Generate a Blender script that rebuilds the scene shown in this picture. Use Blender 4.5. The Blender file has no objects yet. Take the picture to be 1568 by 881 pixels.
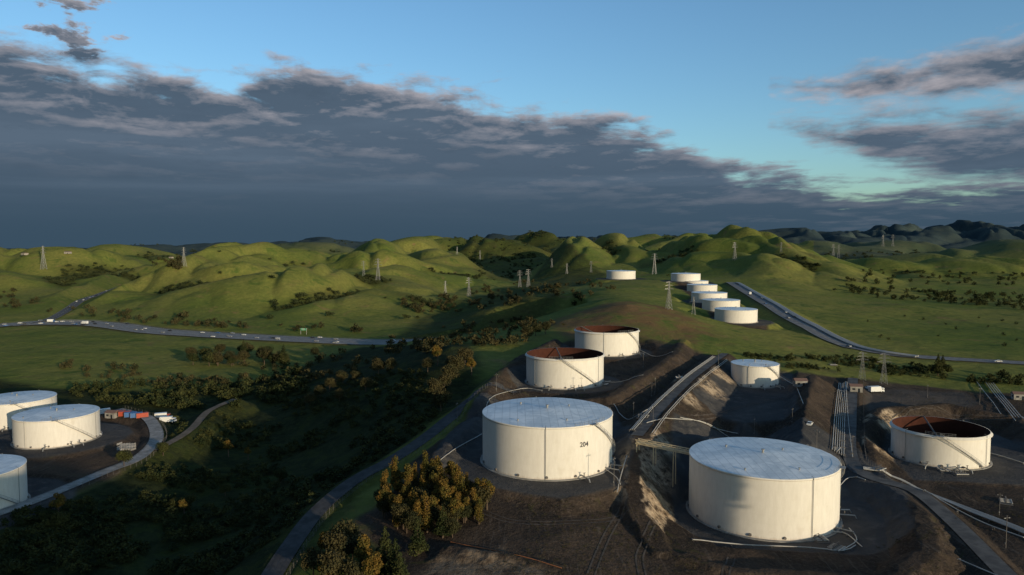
import bpy, math, random
import numpy as np
from mathutils import Vector, Matrix
random.seed(7); rng=np.random.default_rng(7)
F=1100.0; CX=784.0; CY=440.5; HZ=372.0; CAMZ=100.0
TH=math.atan((CY-HZ)/F); CT,ST=math.cos(TH),math.sin(TH)
scn=bpy.context.scene
AZS=math.radians(142); EL=math.radians(8.2)
SX,SY=math.sin(AZS),math.cos(AZS)

# ------------------------------------------------------------------ survey helpers
def ray(px,py):
    u=(px-CX)/F; v=(CY-py)/F
    return np.array([u,CT+v*ST,-ST+v*CT])
def W(px,py,z):
    d=ray(px,py); t=(z-CAMZ)/d[2]
    return (d[0]*t,d[1]*t)
def WD(px,py,depth):
    d=ray(px,py); return (d[0]*depth,d[1]*depth,CAMZ+d[2]*depth)

# ------------------------------------------------------------------ noise
_p=rng.permutation(512); _g=rng.uniform(0,2*math.pi,512)
def gnoise(x,y,seed=0):
    xi=np.floor(x).astype(np.int64); yi=np.floor(y).astype(np.int64)
    xf=x-xi; yf=y-yi
    def gr(a,b,dx,dy):
        h=_p[(_p[(a+seed*37)&511]+b)&511]; an=_g[h]
        return np.cos(an)*dx+np.sin(an)*dy
    u=xf*xf*xf*(xf*(xf*6-15)+10); v=yf*yf*yf*(yf*(yf*6-15)+10)
    n00=gr(xi,yi,xf,yf); n10=gr(xi+1,yi,xf-1,yf); n01=gr(xi,yi+1,xf,yf-1); n11=gr(xi+1,yi+1,xf-1,yf-1)
    return ((n00*(1-u)+n10*u)*(1-v)+(n01*(1-u)+n11*u)*v)*1.5
def fbm(x,y,o=4,seed=0):
    s=0;a=1.0
    for i in range(o):
        s=s+a*gnoise(x*2**i,y*2**i,seed+i); a*=0.5
    return s
def sstep(a,b,x):
    t=np.clip((x-a)/(b-a),0,1); return t*t*(3-2*t)

# ------------------------------------------------------------------ tanks
TANKS=[("T1",838,630,198,45,17.0,'cone'),("T2",1168,699,218,45,18.0,'cone'),
 ("T3",865,541,118,40,15.0,'open'),("T4",929,504,97,40,14.5,'open'),("T5",1156,556,70,25,11.5,'cone'),
 ("T6",1439,653,131,34,12.2,'open'),("L1",87,632,114,36,12.8,'cone'),("L2",26,609,103,36,13.0,'cone'),("L3",-50,718,150,36,14.5,'cone'),
 ("F0",951,415,44,40,11,'cone'),("F1",1127,473,63,36,11,'cone'),("F2",1104,459,56,36,11,'cone'),("F3",1086,448,53,36,10,'cone'),
 ("F4",1075,436,45,36,10,'cone'),("F5",1063,430,42,36,9,'cone'),("F6",1050,419,44,38,10,'cone')]
TK={}
for n,px,py,w,D,h,k in TANKS:
    x,y,zt=WD(px,py,F*D/w); TK[n]=(x,y,zt-h,D/2,h,k)

# ------------------------------------------------------------------ terrain control
CP=[(1160,800,15),(1050,790,15),(1300,800,15),(1400,850,15),(1500,860,15),(1600,880,15),
(1000,880,19),(850,820,21),(850,900,20),(700,870,19),(620,860,17),(480,810,14),(430,880,13),(560,730,17),
(300,760,-5),(90,690,4),(200,700,4),(20,780,4),(100,830,1),(250,850,-4),(400,800,2),(380,880,5),
(350,640,0),(450,640,4),(500,600,12),(430,700,-2),(560,660,12),(620,560,26),(650,620,25),(690,530,36),(760,560,30),(700,600,26),
(200,505,6),(0,500,7),(400,517,4),(590,524,5),(-150,498,7),(100,545,5),(300,560,1),(150,600,-1),(20,570,2),(450,560,2),
(1450,552,20),(1300,530,22),(1400,600,18),(1550,600,18),(1700,600,18),(1700,720,15),(1250,590,23),(1460,660,13),
(960,466,50),(1000,520,36),(930,440,52),(850,490,37),(1060,480,40),(780,500,24),(1150,520,30),(740,480,8),(680,495,4),
(1300,450,25),(1400,490,20),(1500,440,24),(1500,500,20),(1650,480,22),(1200,440,36),(1560,520,20),
(600,480,4),(300,470,9),(100,460,14),(0,450,17),(-200,450,17),(700,450,6),(800,430,14),(860,420,26),
(100,410,22),(400,410,18),(700,405,22),(1000,400,40),(1300,405,30),(1550,405,28),(-200,410,24),(1800,405,28),
(100,395,30),(500,393,32),(800,388,40),(1200,388,38),(1560,386,40),(-300,395,32),(1900,386,42),
(100,386,34),(800,380,50),(1500,379,55),(-400,386,34),(2000,379,55)]
cpw=[]; cpz=[]
for px,py,z in CP:
    x,y=W(px,py,z); cpw.append((math.atan2(x,y)*2.0,math.log(math.hypot(x,y)))); cpz.append(z)
for k in TK:
    x,y,zb,R,h,_=TK[k]; cpw.append((math.atan2(x,y)*2.0,math.log(math.hypot(x,y)))); cpz.append(zb)
cpw=np.array(cpw); cpz=np.array(cpz,float)
D_=np.hypot(cpw[:,None,0]-cpw[None,:,0],cpw[:,None,1]-cpw[None,:,1])
n=len(cpz); A=np.zeros((n+3,n+3)); A[:n,:n]=D_-np.eye(n)*0.01; P=np.c_[np.ones(n),cpw]; A[:n,n:]=P; A[n:,:n]=P.T
sol=np.linalg.solve(A,np.r_[cpz,0,0,0])
def base(x,y):
    az=np.arctan2(x,y); r=np.hypot(x,y)
    a=np.clip(az,-0.9,0.9)*2.0; b=np.log(np.clip(r,150,7000))
    z=sol[n]+sol[n+1]*a+sol[n+2]*b
    for i in range(n): z=z+sol[i]*np.hypot(a-cpw[i,0],b-cpw[i,1])
    w=sstep(0.95,1.6,np.abs(az)); return z*(1-w)+18*w-260*sstep(6500,14000,r)

# hills: px, py top, depth, half width px, depth sigma m
HILLS=[(325,368,1330,105,190),(250,399,1120,90,110),(385,403,1050,90,110),(505,399,1100,100,140),(580,380,1380,105,160),(450,378,1500,85,200),
(620,425,1060,60,100),(105,380,1450,105,190),(0,383,1500,90,190),(180,372,2100,90,260),(-100,386,1400,90,150),(50,420,1180,75,70),
(640,356,2400,70,280),(585,365,1900,60,220),(710,356,2500,80,280),(815,353,2700,74,300),(760,361,2300,56,220),(665,382,1700,55,160),
(925,353,1850,66,230),(875,370,1700,42,180),(1000,345,2600,62,340),(1108,345,1600,56,230),(1060,364,1550,55,200),(1165,367,1600,64,210),(1180,385,1300,68,140),
(1240,399,1250,60,110),(1060,376,1750,64,180),(1270,370,2600,74,300),(1350,369,2800,74,300),(1430,380,2000,70,230),(1530,373,2100,70,230),(1610,375,1900,75,230),
(1350,395,1550,54,130),(1480,397,1500,58,140),(1570,389,1500,60,150),(1400,470,830,52,40),(1490,490,800,60,28),(845,434,950,32,60),(795,450,880,48,46),(740,470,830,44,34),
(1190,355,5200,70,500),(1300,354,5400,90,500),(1370,349,5600,65,450),(1480,342,5600,44,450),(1430,347,5500,70,450),(1540,347,5400,80,450),(1650,349,5300,90,450),(1240,357,5000,70,400),
(400,370,4200,80,400),(520,364,4200,70,400),(300,376,4000,80,400),(740,359,4400,80,400),(860,359,4200,80,400),(480,372,3300,65,260),
(960,357,3800,70,300),(1050,364,3500,70,300),(200,376,3600,80,300),(50,382,3600,100,300),(-50,382,3600,100,300),(120,378,4200,80,300)]
HB=[]
for px,py,dd,hw,sd in HILLS:
    x,y,z=WD(px,py,dd); HB.append((x,y,z,hw/F*dd,sd))
HB=np.array(HB); hbase=base(HB[:,0],HB[:,1])
def hills(x,y):
    r=np.hypot(x,y); wf=np.clip(r/1500,0.12,2.2)
    wx=x+wf*48*fbm(x/300/np.sqrt(wf),y/300/np.sqrt(wf),2,3); wy=y+wf*48*fbm(x/300/np.sqrt(wf)+9,y/300/np.sqrt(wf)+4,2,8)
    acc=0
    for i,(hx,hy,hz,sx,sy) in enumerate(HB):
        q=((wx-hx)/sx)**2+((wy-hy)/sy)**2
        acc=acc+(np.maximum((hz-hbase[i])*1.05,1)/(1+0.28*q)*np.exp(-0.08*q-0.35*q*q/(1+q)))**3.4
    h=acc**(1/3.4)
    p=-x*SY+y*SX; q=x*SX+y*SY
    h=h+74*np.exp(-(np.abs(p+95)/182)**6)*np.exp(-((q-185)/75)**2)  # unseen ridge behind the camera, added so its shadow covers the left valley
    sc=np.where(r>2200,1.8,1.0)
    g1=np.abs(gnoise(wx/230/sc,wy/330/sc,21)); g2=gnoise(wx/110/sc,wy/140/sc,31); g3=np.abs(gnoise(wx/75/sc,wy/130/sc,61))
    gul=np.clip(1-g1*2.7,0,1); gs=np.clip(1-g3*3.0,0,1)
    far=sstep(650,1000,r)
    h2=h*(1-0.46*gul**1.2*far-0.13*gs*far)*(1+far*0.035*g2)
    return h2+far*(1.0*fbm(x/160,y/160,2,5)),gul*sstep(6,25,h)*far

def seg_dist(x,y,pts):
    best=np.full(x.shape,1e9); zz=np.zeros(x.shape)
    for (ax,ay,az),(bx,by,bz) in zip(pts[:-1],pts[1:]):
        dx,dy=bx-ax,by-ay; L=dx*dx+dy*dy+1e-9
        t=np.clip(((x-ax)*dx+(y-ay)*dy)/L,0,1)
        d=np.hypot(x-ax-t*dx,y-ay-t*dy); m=d<best
        best=np.where(m,d,best); zz=np.where(m,az+t*(bz-az),zz)
    return best,zz
def poly_sd(x,y,pts):
    d=np.full(x.shape,1e9); ins=np.zeros(x.shape,bool); m=len(pts)
    for i in range(m):
        ax,ay=pts[i]; bx,by=pts[(i+1)%m]; dx,dy=bx-ax,by-ay
        t=np.clip(((x-ax)*dx+(y-ay)*dy)/(dx*dx+dy*dy+1e-9),0,1)
        d=np.minimum(d,np.hypot(x-ax-t*dx,y-ay-t*dy))
        c=((ay>y)!=(by>y))&(x<(bx-ax)*(y-ay)/((by-ay) if abs(by-ay)>1e-9 else 1e-9)+ax); ins^=c
    return np.where(ins,-d,d)
def L3(l): return [(*W(a,b,c),c) for a,b,c in l]
def smooth_pl(pts,step=3.0):
    p=np.array(pts,float); out=[]
    q=np.vstack([2*p[0]-p[1],p,2*p[-1]-p[-2]])
    for i in range(1,len(q)-2):
        L=np.linalg.norm(q[i+1]-q[i]); k=max(2,int(L/step))
        for j in range(k):
            t=j/k; a,b,c,d=q[i-1],q[i],q[i+1],q[i+2]
            out.append(0.5*((2*b)+(-a+c)*t+(2*a-5*b+4*c-d)*t*t+(-a+3*b-3*c+d)*t**3))
    out.append(p[-1]); return np.array(out)

PADS=[([(685,668),(735,628),(945,640),(972,690),(958,742),(860,765),(740,745),(662,718)],TK['T1'][2],0.55),
 ([(1030,690),(1130,675),(1300,700),(1385,760),(1400,830),(1330,850),(1100,840),(1030,800)],TK['T2'][2],0.8),
 ([(1060,628),(1105,585),(1120,570),(1215,572),(1222,640),(1140,648)],TK['T5'][2],1.1),
 ([(1348,690),(1372,655),(1480,648),(1590,690),(1600,745),(1400,735)],TK['T6'][2],0.7)]
PADW=[([W(a,b,z) for a,b in p],z,s) for p,z,s in PADS]
for k,e in (('T3',10),('T4',9),('L1',14),('L2',14),('L3',16),('F0',16),('F1',14),('F2',12),('F3',12),('F4',12),('F5',12),('F6',14)):
    x,y,zb,R,h,_=TK[k]
    PADW.append(([(x+(R+e)*math.cos(a),y+(R+e)*math.sin(a)) for a in np.linspace(0,2*math.pi,17)[:-1]],zb,0.6))
BERMS=[(L3([(1096,545,33),(1060,575,33),(1010,625,31.5),(975,668,30.5)]),4.5,0.7),
 (L3([(1245,575,30),(1244,620,29.5),(1238,660,28.5),(1225,690,26)]),2.0,0.7),
 (L3([(985,665,29),(1060,668,27.5),(1140,675,26.5),(1230,695,25)]),2.5,0.8),
 (L3([(975,668,29),(968,720,26),(975,780,22.5),(1010,840,19)]),2.5,1.0),
 (L3([(1330,715,20),(1410,775,19.5),(1425,840,19.5),(1370,890,19)]),2.2,0.65),
 (L3([(1010,840,19),(1120,872,17.5),(1330,884,18)]),1.5,0.55),
 (L3([(652,718,27),(690,672,28),(728,640,28)]),1.5,0.6),
 (L3([(735,610,32),(760,575,34),(800,545,35.5),(850,520,37)]),1.5,0.65),
 (L3([(890,612,30),(935,606,32),(985,575,34),(1035,540,36),(1045,520,36)]),2.0,0.65),
 (L3([(1335,712,19),(1330,660,22),(1345,625,23),(1450,618,22),(1560,640,20),(1600,680,19)]),1.6,0.8),
 (L3([(690,836,20.5),(760,846,21),(840,862,21),(900,890,20.5)]),0.6,0.5)]
ROADS={
 'access_road':(L3([(405,900,13),(450,830,14),(490,780,15.5),(545,735,18),(600,705,20.5),(650,672,23),(690,640,25.5),(735,608,28),(790,600,28.5)]),2.9,0.6),
 'site_road_a':(L3([(1110,542,32.5),(1060,578,32.8),(1012,625,31.6),(975,668,30.6)]),2.2,0.7),
 'site_road_b':(L3([(1306,580,22.5),(1302,640,21),(1302,700,20),(1330,730,19.5),(1400,752,19),(1460,800,18),(1540,880,17),(1580,910,17)]),2.6,0.6),
 'freeway':(L3([(-260,506,7),(-60,503,7),(60,496,8),(150,497,8),(240,508,6),(330,514,5),(470,521,5),(600,525,5),(740,519,7),(800,508,7)]),18,0.5),
 'boulevard':(L3([(1120,433,45),(1180,468,37),(1240,502,29),(1305,532,22),(1380,545,20.5),(1568,557,19),(1750,566,18)]),7,0.4),
 'hill_road':(L3([(20,500,8),(75,490,10),(105,474,14),(125,461,18),(160,449,23),(215,430,31)]),6,0.5),
 'plant_road':(L3([(-10,790,4.5),(60,765,4),(150,728,3.5),(215,700,3.5),(240,670,4),(225,640,5),(180,628,6)]),2.8,0.5),
 'valley_track':(L3([(240,690,4),(290,660,6),(320,630,7),(360,612,8)]),2.0,0.5)}
SITE=[W(a,b,c) for a,b,c in [(520,940,18),(560,790,18),(640,705,22),(700,650,26),(738,600,30),(785,548,34),(850,518,37),(930,508,38),(1040,525,36),(1105,542,32),(1240,566,26),(1380,585,20),(1568,600,19),(1800,650,18),(1800,1100,15),(500,1100,15)]]
PLANT=[W(a,b,4) for a,b in [(-100,600),(170,626),(250,632),(235,690),(130,745),(0,800),(-200,900)]]
PLANT2=[W(a,b,c) for a,b,c in [(1030,430,50),(1075,430,50),(1150,465,42),(1175,495,34),(1110,496,34)]]
CLIFFS=[(1070,598,27,14),(1100,580,27,9),(1045,618,28,9),(985,715,24,11),(1000,770,20,12),(1018,800,18,9),(1352,655,18,10),(1345,690,17,9),(1365,640,20,8),(1000,690,25,9)]

def bb(x,y,pts,m):
    xs=[p[0] for p in pts]; ys=[p[1] for p in pts]
    return (x>min(xs)-m)&(x<max(xs)+m)&(y>min(ys)-m)&(y<max(ys)+m)
def terrain(x,y):
    z=base(x,y); h,gul=hills(x,y); z=z+h
    z=z+0.8*fbm(x/45,y/45,4,11)*sstep(60,150,np.hypot(x,y))
    for nm in ('freeway','boulevard','hill_road','access_road'):
        pl,hw,s=ROADS[nm]; m=bb(x,y,pl,60); d,zz=seg_dist(x[m],y[m],pl); sd=np.maximum(d-hw-1.5,0)
        z[m]=np.clip(z[m],zz-s*sd,zz+s*sd)
    for p,pz,s in PADW:
        m=bb(x,y,p,40); sd=np.maximum(poly_sd(x[m],y[m],p)+0.8*gnoise(x[m]/5,y[m]/5,3),0)
        z[m]=np.clip(z[m],pz-s*sd,pz+s*sd)
    for p,hw,s in BERMS:
        m=bb(x,y,p,30); d,zz=seg_dist(x[m],y[m],p)
        sd=np.maximum(d+1.1*fbm(x[m]/5,y[m]/5,3,5)-hw,0); cand=zz-s*sd
        z[m]=np.where(cand>z[m],cand,z[m])
    for k,(tx,ty,tz,R,hh,_) in TK.items():
        d=np.hypot(x-tx,y-ty); m=d<R+12; sd=np.maximum(d[m]-R-2.5,0); z[m]=np.clip(z[m],tz-0.6*sd,tz+0.8*sd)
    for nm in ('site_road_a','site_road_b','plant_road','valley_track'):
        pl,hw,s=ROADS[nm]; m=bb(x,y,pl,30); d,zz=seg_dist(x[m],y[m],pl); sd=np.maximum(d-hw-0.8,0)
        z[m]=np.clip(z[m],zz-s*sd,zz+s*sd)
    return z,gul

DEG=math.pi/180
azs=np.concatenate([np.arange(-180,-42,3)*1.0,np.arange(-42,42,0.12),np.arange(42,180,3)])*DEG
rs=np.concatenate([np.geomspace(8,118,22),np.exp(np.arange(math.log(122),math.log(1500),0.0036)),np.exp(np.arange(math.log(1500),math.log(20000),0.009))])
NA,NR=len(azs),len(rs); LR=np.log(rs)
AZ,RR=np.meshgrid(azs,rs); X=RR*np.sin(AZ); Y=RR*np.cos(AZ)
Zt,GUL=terrain(X.ravel().copy(),Y.ravel().copy()); Zg=Zt.reshape(NR,NA); GUL=GUL.reshape(NR,NA)
def Z(x,y):
    x=np.asarray(x,float); y=np.asarray(y,float)
    a=np.interp(np.arctan2(x,y),azs,np.arange(NA)); b=np.interp(np.log(np.hypot(x,y)+1e-6),LR,np.arange(NR))
    i=np.clip(a.astype(int),0,NA-2); j=np.clip(b.astype(int),0,NR-2); u=a-i; v=b-j
    return (Zg[j,i]*(1-u)+Zg[j,i+1]*u)*(1-v)+(Zg[j+1,i]*(1-u)+Zg[j+1,i+1]*u)*v
def samp(G,x,y):
    a=np.interp(np.arctan2(x,y),azs,np.arange(NA)); b=np.interp(np.log(np.hypot(x,y)+1e-6),LR,np.arange(NR))
    return G[b.astype(int),a.astype(int)]
_T=np.exp(np.linspace(math.log(90),math.log(9000),1800))
def hit(px,py):
    d=ray(px,py); x=d[0]*_T; y=d[1]*_T; zz=CAMZ+d[2]*_T
    k=np.nonzero(zz<=Z(x,y))[0]
    if len(k)==0: return None
    k=k[0]; return (x[k],y[k],float(Z(x[k],y[k])))

# ------------------------------------------------------------------ materials
def newmat(name):
    m=bpy.data.materials.new(name); m.use_nodes=True; nt=m.node_tree
    b=nt.nodes['Principled BSDF']; return m,nt,b
def N(nt,t,**k):
    nd=nt.nodes.new(t)
    for a,v in k.items(): setattr(nd,a,v)
    return nd
def mth(nt,op,a,b=None,c=None,clamp=False):
    nd=nt.nodes.new('ShaderNodeMath'); nd.operation=op; nd.use_clamp=clamp
    for i,v in enumerate((a,b,c)):
        if v is None: continue
        if isinstance(v,(int,float)): nd.inputs[i].default_value=v
        else: nt.links.new(v,nd.inputs[i])
    return nd.outputs[0]
def mixc(nt,f,a,b,mode='MIX'):
    nd=nt.nodes.new('ShaderNodeMix'); nd.data_type='RGBA'; nd.blend_type=mode
    for s,v in ((nd.inputs[0],f),(nd.inputs[6],a),(nd.inputs[7],b)):
        if isinstance(v,(int,float)): s.default_value=v
        elif isinstance(v,tuple): s.default_value=(*v,1)
        else: nt.links.new(v,s)
    return nd.outputs[2]
def noise(nt,vec,scale,detail=4,rough=0.55,dist=0):
    nd=nt.nodes.new('ShaderNodeTexNoise'); nd.inputs['Scale'].default_value=scale; nd.inputs['Detail'].default_value=detail
    nd.inputs['Roughness'].default_value=rough; nd.inputs['Distortion'].default_value=dist
    nt.links.new(vec,nd.inputs['Vector']); return nd.outputs[0]
def ramp(nt,v,a,b):
    nd=nt.nodes.new('ShaderNodeMapRange'); nd.interpolation_type='SMOOTHSTEP'
    nt.links.new(v,nd.inputs[0]); nd.inputs[1].default_value=a; nd.inputs[2].default_value=b; return nd.outputs[0]
def simple(name,col,rough=0.8,var=0.25,scale=0.6,metal=0,bump=0):
    m,nt,b=newmat(name); g=N(nt,'ShaderNodeNewGeometry').outputs['Position']
    nz=noise(nt,g,scale,5,0.6); c=mixc(nt,nz,tuple(x*(1-var) for x in col),tuple(min(1,x*(1+var)) for x in col))
    nt.links.new(c,b.inputs['Base Color']); b.inputs['Roughness'].default_value=rough; b.inputs['Metallic'].default_value=metal
    b.inputs['Specular IOR Level'].default_value=0.25
    return m
gm,nt,b=newmat('terrain_ground')
pos=N(nt,'ShaderNodeNewGeometry').outputs['Position']
att=N(nt,'ShaderNodeAttribute',attribute_name='zone'); sp=N(nt,'ShaderNodeSeparateColor'); nt.links.new(att.outputs['Color'],sp.inputs[0])
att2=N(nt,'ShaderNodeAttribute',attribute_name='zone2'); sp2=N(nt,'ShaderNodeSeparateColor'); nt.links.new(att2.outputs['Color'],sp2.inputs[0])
soil,shrub,cliff=sp.outputs[0],sp.outputs[1],sp.outputs[2]; pave,haze_,dry=sp2.outputs[0],sp2.outputs[1],sp2.outputs[2]
n1=noise(nt,pos,0.006,6,0.6); n2=noise(nt,pos,0.03,6,0.65,1.0); n3=noise(nt,pos,0.2,5,0.65); n4=noise(nt,pos,1.1,4,0.7)
gr=mixc(nt,ramp(nt,n1,0.35,0.65),(0.130,0.158,0.032),(0.215,0.202,0.052))
gr=mixc(nt,ramp(nt,n2,0.56,0.76),gr,(0.26,0.165,0.075))
gr=mixc(nt,ramp(nt,n2,0.45,0.32),gr,(0.085,0.12,0.026))
gr=mixc(nt,ramp(nt,n3,0.35,0.7),mixc(nt,0.4,gr,(0.05,0.07,0.018)),gr)
gr=mixc(nt,mth(nt,'MULTIPLY',dry,ramp(nt,n2,0.35,0.6)),gr,(0.17,0.105,0.045))
sh=mixc(nt,ramp(nt,n3,0.35,0.65),(0.010,0.015,0.006),(0.034,0.041,0.015))
c=mixc(nt,mth(nt,'MULTIPLY',shrub,mth(nt,'MAXIMUM',ramp(nt,mth(nt,'ADD',mth(nt,'MULTIPLY',n2,0.5),mth(nt,'MULTIPLY',n3,0.5)),0.36,0.50),mth(nt,'MULTIPLY',ramp(nt,shrub,0.85,0.98),0.78))),gr,sh)
c=mixc(nt,haze_,c,mixc(nt,ramp(nt,n1,0.4,0.6),(0.030,0.048,0.056),(0.050,0.070,0.068)))  # blue-grey mixed into the far ground colour to stand in for distance haze
so=mixc(nt,ramp(nt,n2,0.35,0.65),(0.036,0.028,0.022),(0.072,0.052,0.037))
so=mixc(nt,ramp(nt,n4,0.45,0.7),so,mixc(nt,0.4,so,(0.13,0.10,0.075)))
so=mixc(nt,ramp(nt,n3,0.55,0.75),so,(0.026,0.022,0.019))
so=mixc(nt,ramp(nt,noise(nt,pos,0.09,6,0.7,2.0),0.56,0.75),so,(0.065,0.060,0.025))
mpv=N(nt,'ShaderNodeMapping'); nt.links.new(pos,mpv.inputs[0]); mpv.inputs['Rotation'].default_value=(0,0,0.5); mpv.inputs['Scale'].default_value=(0.6,0.05,0.3)
trk=noise(nt,mpv.outputs[0],1.0,3,0.6,1.5); so=mixc(nt,mth(nt,'MULTIPLY',ramp(nt,trk,0.58,0.68),0.5),so,(0.12,0.095,0.075))
c=mixc(nt,soil,c,so)
pv=mixc(nt,ramp(nt,n2,0.3,0.7),(0.050,0.050,0.051),(0.085,0.082,0.078)); pv=mixc(nt,ramp(nt,n3,0.5,0.8),pv,(0.12,0.11,0.10)); pv=mixc(nt,ramp(nt,n4,0.6,0.8),pv,(0.03,0.03,0.03))
c=mixc(nt,pave,c,pv)
mp=N(nt,'ShaderNodeMapping'); nt.links.new(pos,mp.inputs[0]); mp.inputs['Scale'].default_value=(0.35,0.35,0.12)
n5=noise(nt,mp.outputs[0],1.0,6,0.75)
cl=mixc(nt,ramp(nt,n5,0.35,0.65),(0.17,0.12,0.075),(0.45,0.35,0.24))
c=mixc(nt,mth(nt,'MULTIPLY',cliff,ramp(nt,n5,0.34,0.5)),c,cl)
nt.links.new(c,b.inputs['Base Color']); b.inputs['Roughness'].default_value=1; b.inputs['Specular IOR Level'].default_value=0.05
bp=N(nt,'ShaderNodeBump'); bp.inputs['Strength'].default_value=0.6; bp.inputs['Distance'].default_value=0.9
nt.links.new(mth(nt,'ADD',mth(nt,'MULTIPLY',n3,1.6),n4),bp.inputs['Height']); nt.links.new(bp.outputs[0],b.inputs['Normal'])

xf,yf=X.ravel(),Y.ravel(); rf=np.hypot(xf,yf)
def pmask(pts,soft,m=40,wob=4):
    o=np.zeros(xf.shape); s=bb(xf,yf,pts,m); sd=poly_sd(xf[s],yf[s],pts)+wob*fbm(xf[s]/20,yf[s]/20,3,41); o[s]=1-sstep(-soft,soft,sd); return o
soilm=np.maximum.reduce([pmask(SITE,4),pmask(PLANT,3),pmask(PLANT2,3)])
for nm in ('freeway','boulevard'):
    pl,hw,s=ROADS[nm]; s2=bb(xf,yf,pl,50); d,_=seg_dist(xf[s2],yf[s2],pl); soilm[s2]=np.maximum(soilm[s2],0.6*(1-sstep(hw+1,hw+7,d)))
pavem=np.zeros(xf.shape)
for p,pz,s in PADW: pavem=np.maximum(pavem,pmask(p,1.0,20,0.8)*0.95)
pavem=np.maximum(pavem,pmask([W(a,b,18) for a,b in [(1320,600),(1480,600),(1500,615),(1330,640)]],2,20,2)*0.6)
cliffm=np.zeros(xf.shape)
for px,py,z,R in CLIFFS:
    cx,cy=W(px,py,z); s=(abs(xf-cx)<R*2)&(abs(yf-cy)<R*2); cliffm[s]=np.maximum(cliffm[s],1-sstep(0.6,1.15,np.hypot(xf[s]-cx,yf[s]-cy)/R))
dzx=np.gradient(Zg,axis=1)/np.maximum(np.abs(RR*np.gradient(azs)[None,:]),.1); dzy=np.gradient(Zg,axis=0)/np.gradient(rs)[:,None]
slope=np.hypot(dzx,dzy).ravel(); cliffm*=sstep(0.35,0.6,slope)
cliffm=np.maximum(cliffm,0.35*pmask([W(a,b,19) for a,b in [(660,850),(740,852),(820,875),(880,905),(660,905)]],3,20,5))
VAL=[W(a,b,c) for a,b,c in [(-300,1000,5),(-200,560,5),(100,585,5),(280,590,5),(420,570,5),(560,530,5),(640,520,20),(720,530,30),(742,585,30),(690,635,25),(600,705,20),(520,775,16),(450,900,13),(430,1000,13)]]
OAK=[W(a,b,60) for a,b in [(680,392),(690,385),(860,385),(870,392),(800,400),(740,402)]]
VLY=[W(a,b,15) for a,b in [(640,480),(740,455),(850,425),(930,440),(850,490),(780,515),(700,520),(600,505)]]
DRY=[W(a,b,c) for a,b,c in [(830,490,38),(900,470,45),(960,455,52),(1060,478,42),(1110,520,34),(1040,530,36),(860,512,38)]]
shr=np.maximum.reduce([pmask(VAL,8),pmask(OAK,60,200)*0.7,pmask(VLY,10,60)*0.75])
shr=np.maximum(shr,0.8*sstep(0.5,0.95,GUL.ravel())*sstep(-0.1,0.3,gnoise(xf/170,yf/170,77)))
shr=np.maximum(shr,0.8*sstep(3000,4200,rf)); shr*=(1-soilm)
shr=np.maximum(shr,0.7*sstep(0.3,0.55,fbm(xf/350,yf/480,3,55))*sstep(1700,2500,rf))
nv=NR*NA+1
co=np.empty((nv,3),np.float32); co[:-1,0]=xf; co[:-1,1]=yf; co[:-1,2]=Zg.ravel(); co[-1]=(0,0,Zg[0].mean())
ii=np.arange(NR-1)[:,None]*NA; a0=np.arange(NA)[None,:]; a1=(np.arange(NA)+1)[None,:]%NA
quads=np.stack([ii+a0,ii+NA+a0,ii+NA+a1,ii+a1],-1).reshape(-1,4)[:, ::-1]
tris=np.stack([np.full(NA,nv-1),np.arange(NA),(np.arange(NA)+1)%NA],-1)[:, ::-1]
def mesh_np(name,co,faces_list,mats,smooth=True):
    me=bpy.data.meshes.new(name); me.vertices.add(len(co)); me.vertices.foreach_set('co',np.asarray(co,np.float32).ravel())
    li=np.concatenate([f.ravel() for f in faces_list]).astype(np.int32)
    tot=np.concatenate([np.full(len(f),f.shape[1]) for f in faces_list]); st=np.concatenate([[0],np.cumsum(tot)[:-1]]).astype(np.int32)
    me.loops.add(len(li)); me.loops.foreach_set('vertex_index',li); me.polygons.add(len(tot)); me.polygons.foreach_set('loop_start',st)
    try: me.polygons.foreach_set('loop_total',tot.astype(np.int32))
    except Exception: pass
    me.polygons.foreach_set('use_smooth',np.full(len(tot),smooth)); me.update(calc_edges=True)
    for m in mats: me.materials.append(m)
    return me
def link(me,name,parent=None):
    o=bpy.data.objects.new(name,me); scn.collection.objects.link(o)
    if parent: o.parent=parent
    return o
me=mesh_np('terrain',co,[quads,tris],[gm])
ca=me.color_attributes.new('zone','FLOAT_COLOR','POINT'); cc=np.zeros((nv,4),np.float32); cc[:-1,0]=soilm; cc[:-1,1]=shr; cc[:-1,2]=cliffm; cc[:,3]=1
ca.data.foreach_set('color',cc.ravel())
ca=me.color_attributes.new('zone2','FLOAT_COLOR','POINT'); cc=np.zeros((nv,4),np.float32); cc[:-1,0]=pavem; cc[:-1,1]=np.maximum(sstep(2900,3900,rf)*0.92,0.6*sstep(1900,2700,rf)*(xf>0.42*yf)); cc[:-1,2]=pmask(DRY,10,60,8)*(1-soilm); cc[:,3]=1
ca.data.foreach_set('color',cc.ravel()); link(me,'terrain')

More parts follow.
